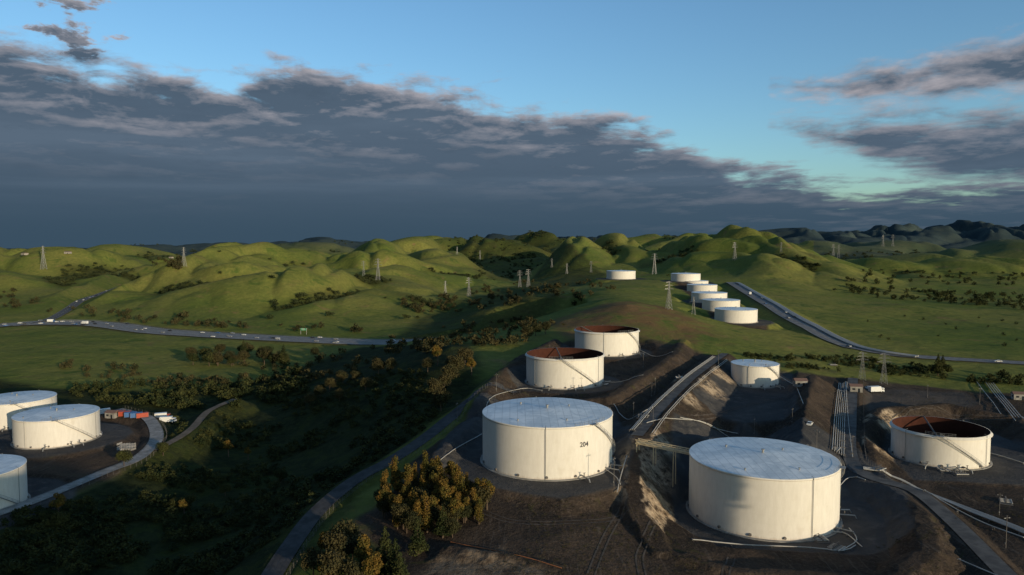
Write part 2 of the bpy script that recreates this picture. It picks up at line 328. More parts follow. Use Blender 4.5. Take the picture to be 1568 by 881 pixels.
def roadmat(name,c1,c2):
    m,nt,b=newmat(name); g=N(nt,'ShaderNodeNewGeometry').outputs['Position']
    c=mixc(nt,ramp(nt,noise(nt,g,0.25,6,0.65),0.35,0.65),c1,c2); c=mixc(nt,mth(nt,'MULTIPLY',ramp(nt,noise(nt,g,0.07,6,0.75,2),0.55,0.7),0.4),c,tuple(q*0.5 for q in c1))
    nt.links.new(c,b.inputs['Base Color']); b.inputs['Roughness'].default_value=0.9; b.inputs['Specular IOR Level'].default_value=0.15; return m
M_asph=roadmat('asphalt',(0.044,0.043,0.042),(0.075,0.072,0.07)); M_old=roadmat('old_asphalt',(0.070,0.068,0.066),(0.12,0.115,0.107))
M_conc=roadmat('concrete',(0.20,0.19,0.17),(0.32,0.31,0.29)); M_line=simple('road_paint',(0.45,0.45,0.42),0.7,0.3)
M_steel=simple('galvanised_steel',(0.27,0.27,0.26),0.5,0.2,1.0,0.3); M_pipe=simple('pipe_paint',(0.40,0.385,0.35),0.5,0.35,0.3)
M_dsteel=simple('weathered_steel',(0.13,0.12,0.11),0.7,0.3); M_rust=simple('rusted_steel',(0.052,0.017,0.010),0.95,0.5,0.5)
M_glass=simple('dark_glass',(0.02,0.025,0.03),0.15,0.1); M_tyre=simple('rubber',(0.02,0.02,0.02),0.9,0.1)
M_white=simple('white_paint',(0.65,0.65,0.63),0.4,0.06); M_black=simple('black_paint',(0.03,0.03,0.032),0.35,0.1); M_silver=simple('silver_paint',(0.3,0.31,0.32),0.35,0.08)
M_red=simple('red_paint',(0.35,0.06,0.03),0.5,0.15); M_blue=simple('blue_paint',(0.05,0.13,0.3),0.5,0.15); M_green=simple('sign_green',(0.02,0.2,0.09),0.5,0.1)
M_roof=simple('brown_roof',(0.16,0.10,0.08),0.8,0.2); M_sroof=simple('floating_roof_deck',(0.030,0.022,0.018),0.8,0.35,0.3)
M_bark=simple('bark',(0.09,0.065,0.045),0.95,0.3,2)
M_letter=simple('black_lettering',(0.03,0.03,0.035),0.6,0.1)
def tankmats():
    m,nt,b=newmat('tank_shell_paint'); tc=N(nt,'ShaderNodeTexCoord').outputs['Object']; s=N(nt,'ShaderNodeSeparateXYZ'); nt.links.new(tc,s.inputs[0])
    an=mth(nt,'ARCTAN2',s.outputs[1],s.outputs[0]); cb=N(nt,'ShaderNodeCombineXYZ'); nt.links.new(mth(nt,'MULTIPLY',an,9.0),cb.inputs[0]); nt.links.new(mth(nt,'MULTIPLY',s.outputs[2],0.09),cb.inputs[1])
    st=noise(nt,cb.outputs[0],2.0,6,0.7); gn=noise(nt,tc,0.25,5,0.6)
    c=mixc(nt,ramp(nt,st,0.30,0.75),(0.64,0.605,0.53),(0.72,0.685,0.61)); c=mixc(nt,ramp(nt,gn,0.55,0.8),c,(0.61,0.565,0.48))
    row=mth(nt,'FLOOR',mth(nt,'DIVIDE',s.outputs[2],2.44))
    fz=mth(nt,'ABSOLUTE',mth(nt,'SUBTRACT',mth(nt,'FRACT',mth(nt,'DIVIDE',s.outputs[2],2.44)),0.5))
    fa=mth(nt,'ABSOLUTE',mth(nt,'SUBTRACT',mth(nt,'FRACT',mth(nt,'ADD',mth(nt,'MULTIPLY',an,2.2),mth(nt,'MULTIPLY',row,0.37))),0.5))
    ln=mth(nt,'MAXIMUM',ramp(nt,fz,0.475,0.495),ramp(nt,fa,0.490,0.498)); c=mixc(nt,mth(nt,'MULTIPLY',ln,0.07),c,(0.35,0.31,0.26))
    low=ramp(nt,mth(nt,'ADD',s.outputs[2],mth(nt,'MULTIPLY',st,2.0)),2.2,0.9); c=mixc(nt,mth(nt,'MULTIPLY',low,0.5),c,(0.35,0.26,0.18))
    rs_=mth(nt,'MULTIPLY',ramp(nt,st,0.66,0.78),0.3); c=mixc(nt,rs_,c,(0.45,0.33,0.22))
    nt.links.new(c,b.inputs['Base Color']); b.inputs['Roughness'].default_value=0.6; b.inputs['Specular IOR Level'].default_value=0.15
    m2,nt,b=newmat('tank_roof_paint'); tc=N(nt,'ShaderNodeTexCoord').outputs['Object']; s=N(nt,'ShaderNodeSeparateXYZ'); nt.links.new(tc,s.inputs[0])
    a=mth(nt,'ABSOLUTE',mth(nt,'SUBTRACT',mth(nt,'FRACT',mth(nt,'DIVIDE',s.outputs[0],2.6)),0.5)); r2=mth(nt,'ABSOLUTE',mth(nt,'SUBTRACT',mth(nt,'FRACT',mth(nt,'ADD',mth(nt,'DIVIDE',s.outputs[1],9.0),mth(nt,'MULTIPLY',mth(nt,'FLOOR',mth(nt,'DIVIDE',s.outputs[0],2.6)),0.5))),0.5))
    ln=mth(nt,'MAXIMUM',ramp(nt,a,0.43,0.49),ramp(nt,r2,0.480,0.495)); nz=noise(nt,tc,0.14,7,0.7,0.8)
    c=mixc(nt,ramp(nt,nz,0.35,0.65),(0.50,0.56,0.59),(0.76,0.80,0.80)); c=mixc(nt,mth(nt,'MULTIPLY',ln,0.55),c,(0.36,0.39,0.40))
    nt.links.new(c,b.inputs['Base Color']); b.inputs['Roughness'].default_value=0.45
    return m,m2
M_shell,M_troof=tankmats()
def leafmat(name,c1,c2,sc=0.35):
    m,nt,b=newmat(name); g=N(nt,'ShaderNodeNewGeometry').outputs['Position']
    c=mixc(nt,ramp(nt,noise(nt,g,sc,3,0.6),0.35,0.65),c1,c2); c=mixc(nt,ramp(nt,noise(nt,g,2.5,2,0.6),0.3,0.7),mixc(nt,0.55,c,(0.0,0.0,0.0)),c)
    nt.links.new(c,b.inputs['Base Color']); b.inputs['Roughness'].default_value=0.9; b.inputs['Specular IOR Level'].default_value=0.1; return m
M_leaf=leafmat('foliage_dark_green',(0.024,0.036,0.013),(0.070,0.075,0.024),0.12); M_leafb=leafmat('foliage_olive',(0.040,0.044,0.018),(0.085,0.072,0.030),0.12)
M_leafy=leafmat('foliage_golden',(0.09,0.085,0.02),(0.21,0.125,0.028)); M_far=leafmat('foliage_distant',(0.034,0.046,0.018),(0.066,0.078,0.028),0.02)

# ------------------------------------------------------------------ mesh builder
class MB:
    def __init__(s): s.v=[]; s.f=[]; s.m=[]
    def add(s,vs,fs,mi):
        o=len(s.v); s.v+= [tuple(map(float,p)) for p in vs]; s.f+=[tuple(i+o for i in f) for f in fs]; s.m+=[mi]*len(fs)
    def box(s,c,size,rz=0,mi=0):
        hx,hy,hz=[a/2 for a in size]; cr,sr=math.cos(rz),math.sin(rz); vs=[]
        for dz in (-hz,hz):
            for dx,dy in ((-hx,-hy),(hx,-hy),(hx,hy),(-hx,hy)): vs.append((c[0]+dx*cr-dy*sr,c[1]+dx*sr+dy*cr,c[2]+dz))
        s.add(vs,[(3,2,1,0),(4,5,6,7),(0,1,5,4),(1,2,6,5),(2,3,7,6),(3,0,4,7)],mi)
    def tube(s,path,r,mi=0,n=5):
        path=[Vector(p) for p in path]; vs=[]; 
        for i,p in enumerate(path):
            d=(path[min(i+1,len(path)-1)]-path[max(i-1,0)]).normalized()
            up=Vector((0,0,1)) if abs(d.z)<0.95 else Vector((1,0,0)); a=d.cross(up).normalized(); b_=a.cross(d)
            rr=r[i] if isinstance(r,(list,tuple)) else r
            for k in range(n):
                t=2*math.pi*k/n; vs.append(p+a*(rr*math.cos(t))+b_*(rr*math.sin(t)))
        fs=[]
        for i in range(len(path)-1):
            for k in range(n): fs.append((i*n+k,i*n+(k+1)%n,(i+1)*n+(k+1)%n,(i+1)*n+k))
        fs.append(tuple(range(n))[::-1]); fs.append(tuple((len(path)-1)*n+k for k in range(n))); s.add(vs,fs,mi)
    def lathe(s,prof,seg,mi,cap_top=False):
        vs=[]
        for r,z in prof:
            for k in range(seg): t=2*math.pi*k/seg; vs.append((r*math.cos(t),r*math.sin(t),z))
        fs=[]
        for i in range(len(prof)-1):
            for k in range(seg): fs.append((i*seg+k,i*seg+(k+1)%seg,(i+1)*seg+(k+1)%seg,(i+1)*seg+k))
        if cap_top: fs.append(tuple((len(prof)-1)*seg+k for k in range(seg)))
        s.add(vs,fs,mi)
    def mesh(s,name,mats,smooth_idx=()):
        me=bpy.data.meshes.new(name); me.from_pydata(s.v,[],s.f)
        for m in mats: me.materials.append(m)
        me.polygons.foreach_set('material_index',s.m)
        if smooth_idx: me.polygons.foreach_set('use_smooth',[m in smooth_idx for m in s.m])
        me.update(); return me
    def obj(s,name,mats,loc=(0,0,0),smooth_idx=(),parent=None):
        o=link(s.mesh(name,mats,smooth_idx),name,parent); o.location=loc; return o

# ------------------------------------------------------------------ tanks
def build_tank(key,detail=True,stair=-70,sdir=1,label=None):
    x,y,zb,R,h,kind=TK[key]; mb=MB(); seg=96 if detail else 48
    MT=[M_shell,M_troof,M_steel,M_rust,M_sroof,M_conc,M_dsteel,M_letter]
    mb.lathe([(R+0.9,-2.5),(R+0.9,0.25),(R,0.25)],seg,5)
    if kind=='cone':
        mb.lathe([(R,0.2),(R,h)],seg,0)
        mb.lathe([(R+0.02,h-0.5),(R+0.14,h-0.5),(R+0.14,h+0.02),(R,h+0.06)],seg,0)
        mb.lathe([(R,h+0.05),(R*0.66,h+0.05+R*0.34/18),(R*0.33,h+0.05+R*0.67/18),(0.01,h+0.05+R/18)],seg,1)
        for rr,aa,s_ in ((0,0,1.0),(R*0.4,0.5,0.6),(R*0.55,2.4,0.7),(R*0.8,4.1,0.6),(R*0.7,-1.2,0.6)):
            zc=h+(R-rr)/18; mb.tube([(rr*math.cos(aa),rr*math.sin(aa),zc),(rr*math.cos(aa),rr*math.sin(aa),zc+s_*0.9)],0.35*s_,2,8)
            mb.tube([(rr*math.cos(aa),rr*math.sin(aa),zc+s_*0.9),(rr*math.cos(aa),rr*math.sin(aa),zc+s_*1.1)],0.6*s_,2,8)
    else:
        mb.lathe([(R,0.2),(R,h-0.9)],seg,0); mb.lathe([(R,h-0.9),(R+0.7,h-0.9),(R+0.7,h-0.75),(R+0.02,h-0.75),(R+0.02,h),(R-0.18,h)],seg,0)
        mb.lathe([(R-0.18,h),(R-0.2,h*0.2)],seg,3)
        hr=h*0.40; mb.lathe([(R-0.25,hr+0.5),(R-0.7,hr+0.6),(R-0.8,hr),(R*0.75,hr+0.05),(R*0.74,hr-0.2),(0.01,hr-0.1)],seg,4)
        a=math.radians(stair+200); mb.tube([((R-0.5)*math.cos(a),(R-0.5)*math.sin(a),h+0.1),(-R*0.3*math.cos(a),-R*0.3*math.sin(a),hr+0.3)],0.35,6,4)
    if detail:
        a0=math.radians(stair); span=sdir*h*1.35/R; n=int(h/0.5); pts=[]
        for i in range(n+1):
            t=i/n; a=a0+span*(1-t); zz=0.5+t*(h-0.3); pts.append((a,zz))
            c,s_=math.cos(a),math.sin(a); mb.box(((R+0.55)*c,(R+0.55)*s_,zz),(0.9,0.3,0.06),a,2)
        for rr,dz,rad in ((R+1.0,0.0,0.11),(R+0.12,0.0,0.08),(R+1.0,1.05,0.055),(R+1.0,0.55,0.035)):
            mb.tube([(rr*math.cos(a),rr*math.sin(a),zz+dz) for a,zz in pts],rad,2,4)
        for a,zz in pts[::3]: mb.tube([((R+1.0)*math.cos(a),(R+1.0)*math.sin(a),zz),((R+1.0)*math.cos(a),(R+1.0)*math.sin(a),zz+1.05)],0.04,2,4)
        mb.box(((R+0.6)*math.cos(a0),(R+0.6)*math.sin(a0),h+0.1),(1.6,2.6,0.1),a0,2)
        for dz in (0.55,1.1): mb.tube([((R-0.15)*math.cos(a0+t),(R-0.15)*math.sin(a0+t),h+0.05+dz) for t in np.linspace(-0.30,0.30,14)],0.04,2,4)
        for t in np.linspace(-0.30,0.30,9): mb.tube([((R-0.15)*math.cos(a0+t),(R-0.15)*math.sin(a0+t),h),((R-0.15)*math.cos(a0+t),(R-0.15)*math.sin(a0+t),h+1.15)],0.04,2,4)
        for aa in (stair-42,stair+62,stair+150):
            a=math.radians(aa); c,s_=math.cos(a),math.sin(a); mb.tube([((R+0.3)*c,(R+0.3)*s_,0.2),((R+0.3)*c,(R+0.3)*s_,h+0.3),((R-0.6)*c,(R-0.6)*s_,h+0.5)],0.09,2,6)
        for aa in np.arange(-170,190,24):
            a=math.radians(aa+5); c,s_=math.cos(a),math.sin(a); mb.tube([((R-0.05)*c,(R-0.05)*s_,1.0),((R+0.45)*c,(R+0.45)*s_,1.0)],0.42,6,8)
        for aa in (stair-12,stair+18,stair+28):
            a=math.radians(aa); c,s_=math.cos(a),math.sin(a); mb.tube([(R*c,R*s_,1.1),((R+5)*c,(R+5)*s_,1.1),((R+5.5)*c,(R+5.5)*s_,0.2)],0.22,2,6); mb.tube([((R+2)*c,(R+2)*s_,1.0),((R+2)*c,(R+2)*s_,2.3)],0.16,6,5); mb.tube([((R+2)*c-0.5*s_,(R+2)*s_+.5*c,2.3),((R+2)*c+.5*s_,(R+2)*s_-.5*c,2.3)],0.08,6,5)
    o=mb.obj('storage_tank' if kind=='cone' else 'open_top_storage_tank',MT,(x,y,zb),smooth_idx=())
    me=o.data; ms=np.array(mb.m); me.polygons.foreach_set('use_smooth',(ms==0)|(ms==3)); me.update()
    if label:
        cu=bpy.data.curves.new('number','FONT'); cu.body=label; cu.size=2.2; cu.extrude=0.0; cu.offset=0.03; cu.align_x='CENTER'
        to=bpy.data.objects.new('tmp',cu); scn.collection.objects.link(to); dg=bpy.context.evaluated_depsgraph_get(); tm=bpy.data.meshes.new_from_object(to.evaluated_get(dg))
        bpy.data.objects.remove(to); a0=math.radians(stair-9)
        for v in tm.vertices:
            a=a0+v.co.x/R; zz=h*0.60+v.co.y; v.co=((R+0.08)*math.cos(a),(R+0.08)*math.sin(a),zz)
        tm.materials.clear(); tm.materials.append(M_letter); link(tm,'painted_number',o)
    return o
build_tank('T1',True,-52,1,'204'); build_tank('T2',True,-30,1); build_tank('T3',True,-100,1); build_tank('T4',True,-60,1)
build_tank('T5',True,-80,1); build_tank('T6',True,-120,1); build_tank('L1',True,-60,1); build_tank('L2',True,-60,1); build_tank('L3',True,-60,1)
for k in ('F0','F1','F2','F3','F4','F5','F6'): build_tank(k,False)
# tall refinery column beyond the right edge of the view: its shadow falls across the front tank
CD=170; x,y=66+SX*CD,200+SY*CD; g=float(Z(x,y)); top=38+CD*math.tan(EL)-g
mb=MB(); mb.lathe([(3.6,-2),(3.6,1),(2.6,1.5),(2.6,top*0.72),(3.6,top*0.74),(3.6,top-1),(2.6,top),(0.01,top+.8)],32,0)
for q in (0.3,0.5,0.7,0.83):
    mb.lathe([(2.3,top*q),(4.2,top*q),(4.2,top*q+.15),(2.3,top*q+.15)],24,1)
    for k in range(12): a=k*math.pi/6; mb.tube([(4.1*math.cos(a),4.1*math.sin(a),top*q),(4.1*math.cos(a),4.1*math.sin(a),top*q+1.2)],0.04,1,4)
mb.tube([(3.1,0,0),(3.1,0,top)],0.3,1,8)
mb.obj('refinery_column',[M_silver,M_steel],(x,y,g))

# ------------------------------------------------------------------ roads
def strip(pl,hw,off,mb,mi,lat=0,dash=None,nc=4,step=3.0,farf=0.0006):
    p=smooth_pl(pl,step); 
    d=np.gradient(p[:,:2],axis=0); d/=np.linalg.norm(d,axis=1)[:,None]+1e-9; nrm=np.c_[d[:,1],-d[:,0]]
    rows=[]
    for j in range(nc+1):
        s=lat-hw+2*hw*j/nc; q=p[:,:2]+nrm*s; r=np.hypot(q[:,0],q[:,1]); rows.append(np.c_[q,Z(q[:,0],q[:,1])+off+r*farf])
    R_=np.stack(rows,1); n=len(p); vs=R_.reshape(-1,3); fs=[]
    for i in range(n-1):
        if dash and (i%dash[0])>=dash[1]: continue
        for j in range(nc): a=i*(nc+1)+j; fs.append((a,a+1,a+nc+2,a+nc+1))
    mb.add(vs,fs,mi)
def road(nm,name,mat,kerb=True,edge=False,centre=True):
    pl,hw,_=ROADS[nm]; mb=MB(); strip(pl,hw,0.10,mb,0,nc=6)
    if edge:
        for s in (-1,1): strip(pl,0.08,0.13,mb,1,lat=s*(hw-0.4),nc=1)
    if centre: strip(pl,0.1,0.13,mb,1,nc=1,dash=(4,2))
    if kerb:
        for s in (-1,1): strip(pl,0.15,0.20,mb,2,lat=s*(hw+0.15),nc=1)
    mb.obj(name,[mat,M_line,M_conc])
road('access_road','access_road',M_asph,False,False,False)
road('site_road_a','service_road',M_old,False,False,False); road('site_road_b','service_road',M_old,False,False,False)
road('boulevard','boulevard',roadmat('worn_pavement',(0.13,0.13,0.13),(0.2,0.195,0.185)),True,True,True); road('hill_road','hill_road',M_old,False,True,True)
road('plant_road','plant_road',M_conc,True,False,False); road('valley_track','dirt_track',roadmat('dirt',(0.11,0.09,0.065),(0.16,0.13,0.10)),False,False,False)
mb=MB(); pl=ROADS['freeway'][0]; strip(pl,17.5,0.15,mb,0,nc=8,step=8)
for s in (-16.2,-2,2,16.2): strip(pl,0.25,0.22,mb,1,lat=s,nc=1,step=8)
for s in (-12.5,-9,-5.5,5.5,9,12.5): strip(pl,0.2,0.22,mb,1,lat=s,nc=1,step=6,dash=(3,1))
strip(pl,0.35,1.0,mb,2,lat=0,nc=1,step=8); strip(pl,0.3,0.9,mb,2,lat=-17.6,nc=1,step=8)
mb.obj('freeway',[roadmat('freeway_pavement',(0.17,0.16,0.15),(0.25,0.24,0.22)),M_line,M_conc])
# wheel tracks on the graded ground
def PH(l):
    o=[]
    for a,b in l:
        h=hit(a,b)
        if h: o.append(h)
    return o
mb=MB()
for l in ([(955,770),(930,820),(905,881)],[(700,770),(790,800),(900,800),(960,780)],[(1120,855),(1110,890)],[(1000,800),(980,850),(985,890)],[(1340,640),(1420,625),(1540,640)],[(1060,640),(1130,625),(1200,610)]):
    q=PH(l)
    for s in (-0.9,0.9): strip(q,0.24,0.04,mb,0,lat=s,nc=1,step=1.5,farf=0.0002)
mb.obj('wheel_tracks',[roadmat('compacted_dirt',(0.060,0.050,0.041),(0.10,0.082,0.066))])

# ------------------------------------------------------------------ vehicles
def car_mesh(name,paint,kind='car'):
    mb=MB()
    if kind=='car':
        prof=[(-2.2,0.35),(2.2,0.35),(2.25,0.75),(1.3,0.95),(0.6,1.42),(-1.0,1.45),(-1.75,1.0),(-2.2,0.92)]; w=0.88
        n=len(prof); vs=[(a,-w,b_) for a,b_ in prof]+[(a,w,b_) for a,b_ in prof]
        for i in (4,5): vs[i]=(prof[i][0],-w*0.8,prof[i][1]); vs[i+n]=(prof[i][0],w*0.8,prof[i][1])
        mb.add(vs,[tuple(range(n)),tuple(range(2*n-1,n-1,-1))]+[(i,i+n,(i+1)%n+n,(i+1)%n) for i in range(n)],0)
        for s in (-1,1): mb.add([(1.15,s*(w+.005),0.98),(0.55,s*(w*0.82+.01),1.36),(-0.95,s*(w*0.82+.01),1.38),(-1.55,s*(w+.005),1.0)],[(0,1,2,3)],1)
        mb.add([(1.28,-.7,0.99),(1.28,.7,0.99),(0.66,.62,1.41),(0.66,-.62,1.41)],[(0,1,2,3)],1); mb.add([(-1.72,-.7,1.04),(-1.72,.7,1.04),(-1.1,.6,1.45),(-1.1,-.6,1.45)],[(0,1,2,3)],1)
        ws=(-1.35,1.35); wy=0.8; wr=0.34
    else:
        mb.box((2.9,0,1.55),(1.7,2.3,2.1),0,0); mb.box((3.3,0,1.0),(1.5,2.2,1.0),0,0); mb.box((-1.2,0,2.15),(6.2,2.45,2.7),0,2); mb.box((-0.5,0,0.65),(7.4,1.0,0.3),0,3)
        mb.box((3.76,0,2.0),(0.03,1.9,0.7),0,1)
        for s in (-1,1): mb.box((3.0,s*1.16,2.0),(0.9,0.03,0.6),0,1)
        ws=(-3.2,-2.2,3.0); wy=1.05; wr=0.5
    for a in ws:
        for s in (-1,1): mb.tube([(a,s*wy,wr),(a,s*(wy+0.22),wr)],wr,3,12)
    return mb.mesh(name,[paint,M_glass,M_white,M_tyre])
CARS=[car_mesh('car_mesh',m) for m in (M_white,M_silver,M_silver,M_black,M_black,M_blue,M_silver)]; TRK=[car_mesh('truck_mesh',m,'truck') for m in (M_white,M_red,M_blue)]
def put_along(pl,lats,count,truck=0.06):
    p=smooth_pl(pl,5); d=np.gradient(p[:,:2],axis=0); d/=np.linalg.norm(d,axis=1)[:,None]
    for _ in range(count):
        i=random.randrange(2,len(p)-2); s=random.choice(lats); x=p[i,0]+d[i,1]*s; y=p[i,1]-d[i,0]*s
        t=random.random()<truck; o=link(random.choice(TRK if t else CARS),'truck' if t else 'car'); r=math.hypot(x,y)
        o.location=(x,y,float(Z(x,y))+0.16+r*0.0006); o.rotation_euler=(0,0,math.atan2(d[i,1],d[i,0])+(math.pi if s>0 else 0))
put_along(pl,(-14.3,-10.7,-7.2,7.2,10.7,14.3,-3.8,3.8),80,.03); put_along(ROADS['boulevard'][0],(-3.2,3.2),12,.1); put_along(ROADS['hill_road'][0],(-2.5,2.5),10,.0)
def place(px,py,mesh,name,rz=0,s=1):
    h=hit(px,py)
    if h is None: return
    o=link(mesh,name); o.location=(h[0],h[1],h[2]+0.03); o.rotation_euler=(0,0,rz); o.scale=(s,s,s); return o
for px,py in ((1330,596),(1338,599),(1347,597)): place(px,py,CARS[0],'parked_car',random.uniform(-.4,.4))
place(1342,602,TRK[0],'parked_truck',0.2)
place(250,642,TRK[1],'parked_truck',0.4); place(258,648,TRK[0],'parked_truck',0.2); place(147,668,CARS[0],'parked_car',1); place(1240,652,CARS[0],'parked_car',1) 

def container(mat):
    mb=MB(); mb.box((0,0,1.3),(6.0,2.4,2.5),0,0)
    for i in range(14): 
        for s in (-1,1): mb.box((-2.75+i*0.423,s*1.215,1.3),(0.2,0.05,2.3),0,0)
    for s in (-1,1): mb.box((3.02,s*0.6,1.3),(0.05,1.1,2.3),0,0)
    for a in (-2.95,2.95):
        for s in (-1.17,1.17): mb.box((a,s,1.3),(0.16,0.16,2.66),0,1)
    return mb.mesh('container_mesh',[mat,M_dsteel])
cr,cb_,cw=container(M_red),container(M_blue),container(M_white)
for i,(px,py,m) in enumerate(((182,637,cr),(191,638,cr),(200,639,cb_),(209,640,cb_),(218,640,cr),(160,633,cw))): place(px,py,m,'shipping_container',0.15+0.1*i)
bm=MB(); bm.add([(-1.5,-.3,0),(1.5,-.3,0),(1.5,.3,0),(-1.5,.3,0),(-1.5,-.1,.9),(1.5,-.1,.9),(1.5,.1,.9),(-1.5,.1,.9)],[(3,2,1,0),(4,5,6,7),(0,1,5,4),(1,2,6,5),(2,3,7,6),(3,0,4,7)],0)
bar=bm.mesh('barrier_mesh',[M_conc])
for i in range(6):
    for j in range(3): place(183+i*4.2,683+j*3.2,bar,'concrete_barrier',1.3)

# ------------------------------------------------------------------ lattice pylons
def pylon_mesh(h=42,w=7.5,th=0.17,arms=((0.72,7.5),(0.84,6.2),(0.95,5))):
    mb=MB(); lv=[0,0.16,0.30,0.42,0.53,0.63,0.72,0.78,0.84,0.895,0.95,1.0]
    def hw(t): return w/2*(1-t/0.72)+0.9*(t/0.72) if t<0.72 else 0.9*(1-(t-0.72)*1.5)
    cs=((-1,-1),(1,-1),(1,1),(-1,1))
    for a,b_ in zip(lv[:-1],lv[1:]):
        wa,wb=hw(a),hw(b_)
        for k in range(4):
            c0,c1=cs[k],cs[(k+1)%4]
            mb.tube([(c0[0]*wa,c0[1]*wa,a*h),(c0[0]*wb,c0[1]*wb,b_*h)],th*1.3,0,4)
            mb.tube([(c0[0]*wa,c0[1]*wa,a*h),(c1[0]*wb,c1[1]*wb,b_*h)],th*0.7,0,3); mb.tube([(c1[0]*wa,c1[1]*wa,a*h),(c0[0]*wb,c0[1]*wb,b_*h)],th*0.7,0,3)
            mb.tube([(c0[0]*wb,c0[1]*wb,b_*h),(c1[0]*wb,c1[1]*wb,b_*h)],th*0.7,0,3)
    for t,L in arms:
        for s in (-1,1):
            for dz in (0,1.8):
                for sy in (-1,1): mb.tube([(s*0.8,sy*0.8,t*h+dz),(s*L,0,t*h+0.2)],th*0.9,0,3)
            for q in (0.35,0.65): mb.tube([(s*(0.8+(L-.8)*q),0,t*h+0.1),(s*(0.8+(L-.8)*q),0,t*h+1.8*(1-q))],th*.6,0,3)
            mb.tube([(s*L,0,t*h+0.2),(s*L,0,t*h-1.8)],0.14,1,5)
    return mb.mesh('pylon_mesh',[M_steel,M_dsteel])
PY=pylon_mesh(th=0.2); PYN=pylon_mesh(34,6.5,0.1)
PYL=[(67,413,36),(282,409,30),(557,424,24),(579,430,34),(682,452,22),(718,455,30),(796,440,26),(809,440,28),(1002,420,32),(1024,474,44),(1062,482,28),(1125,399,28),(1320,582,44),(1353,588,48),
 (1276,392,18),(1352,378,18),(1367,378,18),(1196,388,16),(905,418,18),(845,410,14),(625,362,9),(1284,395,20),(868,420,16),(700,390,12),(735,398,14)]
for px,py,hp in PYL:
    h=hit(px,py)
    if h is None: continue
    d=h[1]; H=min(hp/F*d,48); far=d>600
    o=link(PY if far else PYN,'electricity_pylon'); s=H/(42 if far else 34); o.scale=(s,s,s); o.location=(h[0],h[1],h[2]-0.3); o.rotation_euler=(0,0,random.uniform(-0.5,0.5))
# ------------------------------------------------------------------ pipelines
def pipes(pts,offs,r,name='pipeline',zoff=0.9,sup=True,mat=None):
    p=smooth_pl(pts,2.5); d=np.gradient(p[:,:2],axis=0); d/=np.linalg.norm(d,axis=1)[:,None]+1e-9; mb=MB()
    for o in offs:
        x=p[:,0]+d[:,1]*o; y=p[:,1]-d[:,0]*o; z=Z(x,y)+zoff
        zs=np.convolve(np.pad(z,3,mode='edge'),np.ones(7)/7,'valid'); zs=np.maximum(zs,z-0.3)
        mb.tube(list(zip(x,y,zs)),r,0,6)
    if sup:
        for i in range(0,len(p),4):
            c,s=d[i]; w=max(offs)-min(offs)+1.2; m=(max(offs)+min(offs))/2; x=p[i,0]+s*m; y=p[i,1]-c*m; z0=float(Z(x,y))
            mb.box((x,y,z0+zoff-r-0.1),(0.2,w,0.15),math.atan2(s,c),1)
            for q in (-w/2+.15,w/2-.15): mb.box((x+s*q,y-c*q,z0+(zoff-r-0.2)/2-.2),(0.16,0.16,zoff-r+.4),math.atan2(s,c),1)
    return mb.obj(name,[mat or M_pipe,M_dsteel])
pipes(L3([(1104,548,33),(1066,577,33),(1020,620,32),(985,662,31)]),(3.4,4.1,4.7),0.14)
pipes(L3([(1104,548,33),(1066,577,33),(1020,620,32),(985,662,31)]),(-3.2,-3.8),0.12)
pipes(L3([(1291,585,23),(1286,640,21.5),(1283,700,20)]),(-2,-1.2,-0.4,0.4,1.2,2),0.15)
pipes(L3([(1306,585,23),(1312,640,21.5),(1322,705,20)]),(3.6,),0.12)
pipes(L3([(1322,718,20),(1380,728,19.5),(1450,752,19),(1568,800,18),(1620,822,18)]),(-1.2,-0.4,0.5,1.3),0.2)
pipes(L3([(1415,758,18),(1480,780,18),(1568,812,17.5)]),(0,),0.17)
pipes(L3([(1510,585,19),(1535,612,19),(1568,645,18.5),(1600,680,18)]),(-3,-1.8,-.6,.6),0.18)
pipes(L3([(1495,585,19),(1520,612,19),(1555,650,18.5)]),(0,),0.15)
pipes([(x+6,y-9,z) for x,y,z in ROADS['boulevard'][0][:5]],(-2,0,2),0.55,zoff=1.2)
for l in ([(1060,828),(1150,838),(1240,842),(1290,846),(1310,838)],[(1245,822),(1290,818),(1320,840)],[(662,718),(700,690),(738,668)],[(858,722),(905,712),(940,730),(950,745)],
 [(1040,640),(1090,655),(1130,668)],[(940,620),(975,638),(1000,625)],[(1290,845),(1312,830),(1300,812)],[(1468,858),(1530,885)],[(1285,748),(1300,735),(1325,738)],
 [(925,585),(950,590),(985,575)],[(975,535),(1000,548),(1030,540)],[(1490,690),(1530,700),(1568,712)],[(740,640),(760,606),(800,598),(830,600)],[(960,700),(950,735),(945,760)],[(990,650),(1100,660),(1200,680)],[(1190,575),(1215,590),(1230,620)],[(880,598),(905,590),(935,585)]):
    q=PH(l)
    if len(q)>1: pipes(q,(0,),0.15,zoff=0.5)
q=PH([(690,833),(740,842),(800,853),(860,872)]); pipes(q,(0,),0.12,'orange_hose',0.2,False,simple('orange_hose',(0.3,0.12,0.05),0.7,.3))
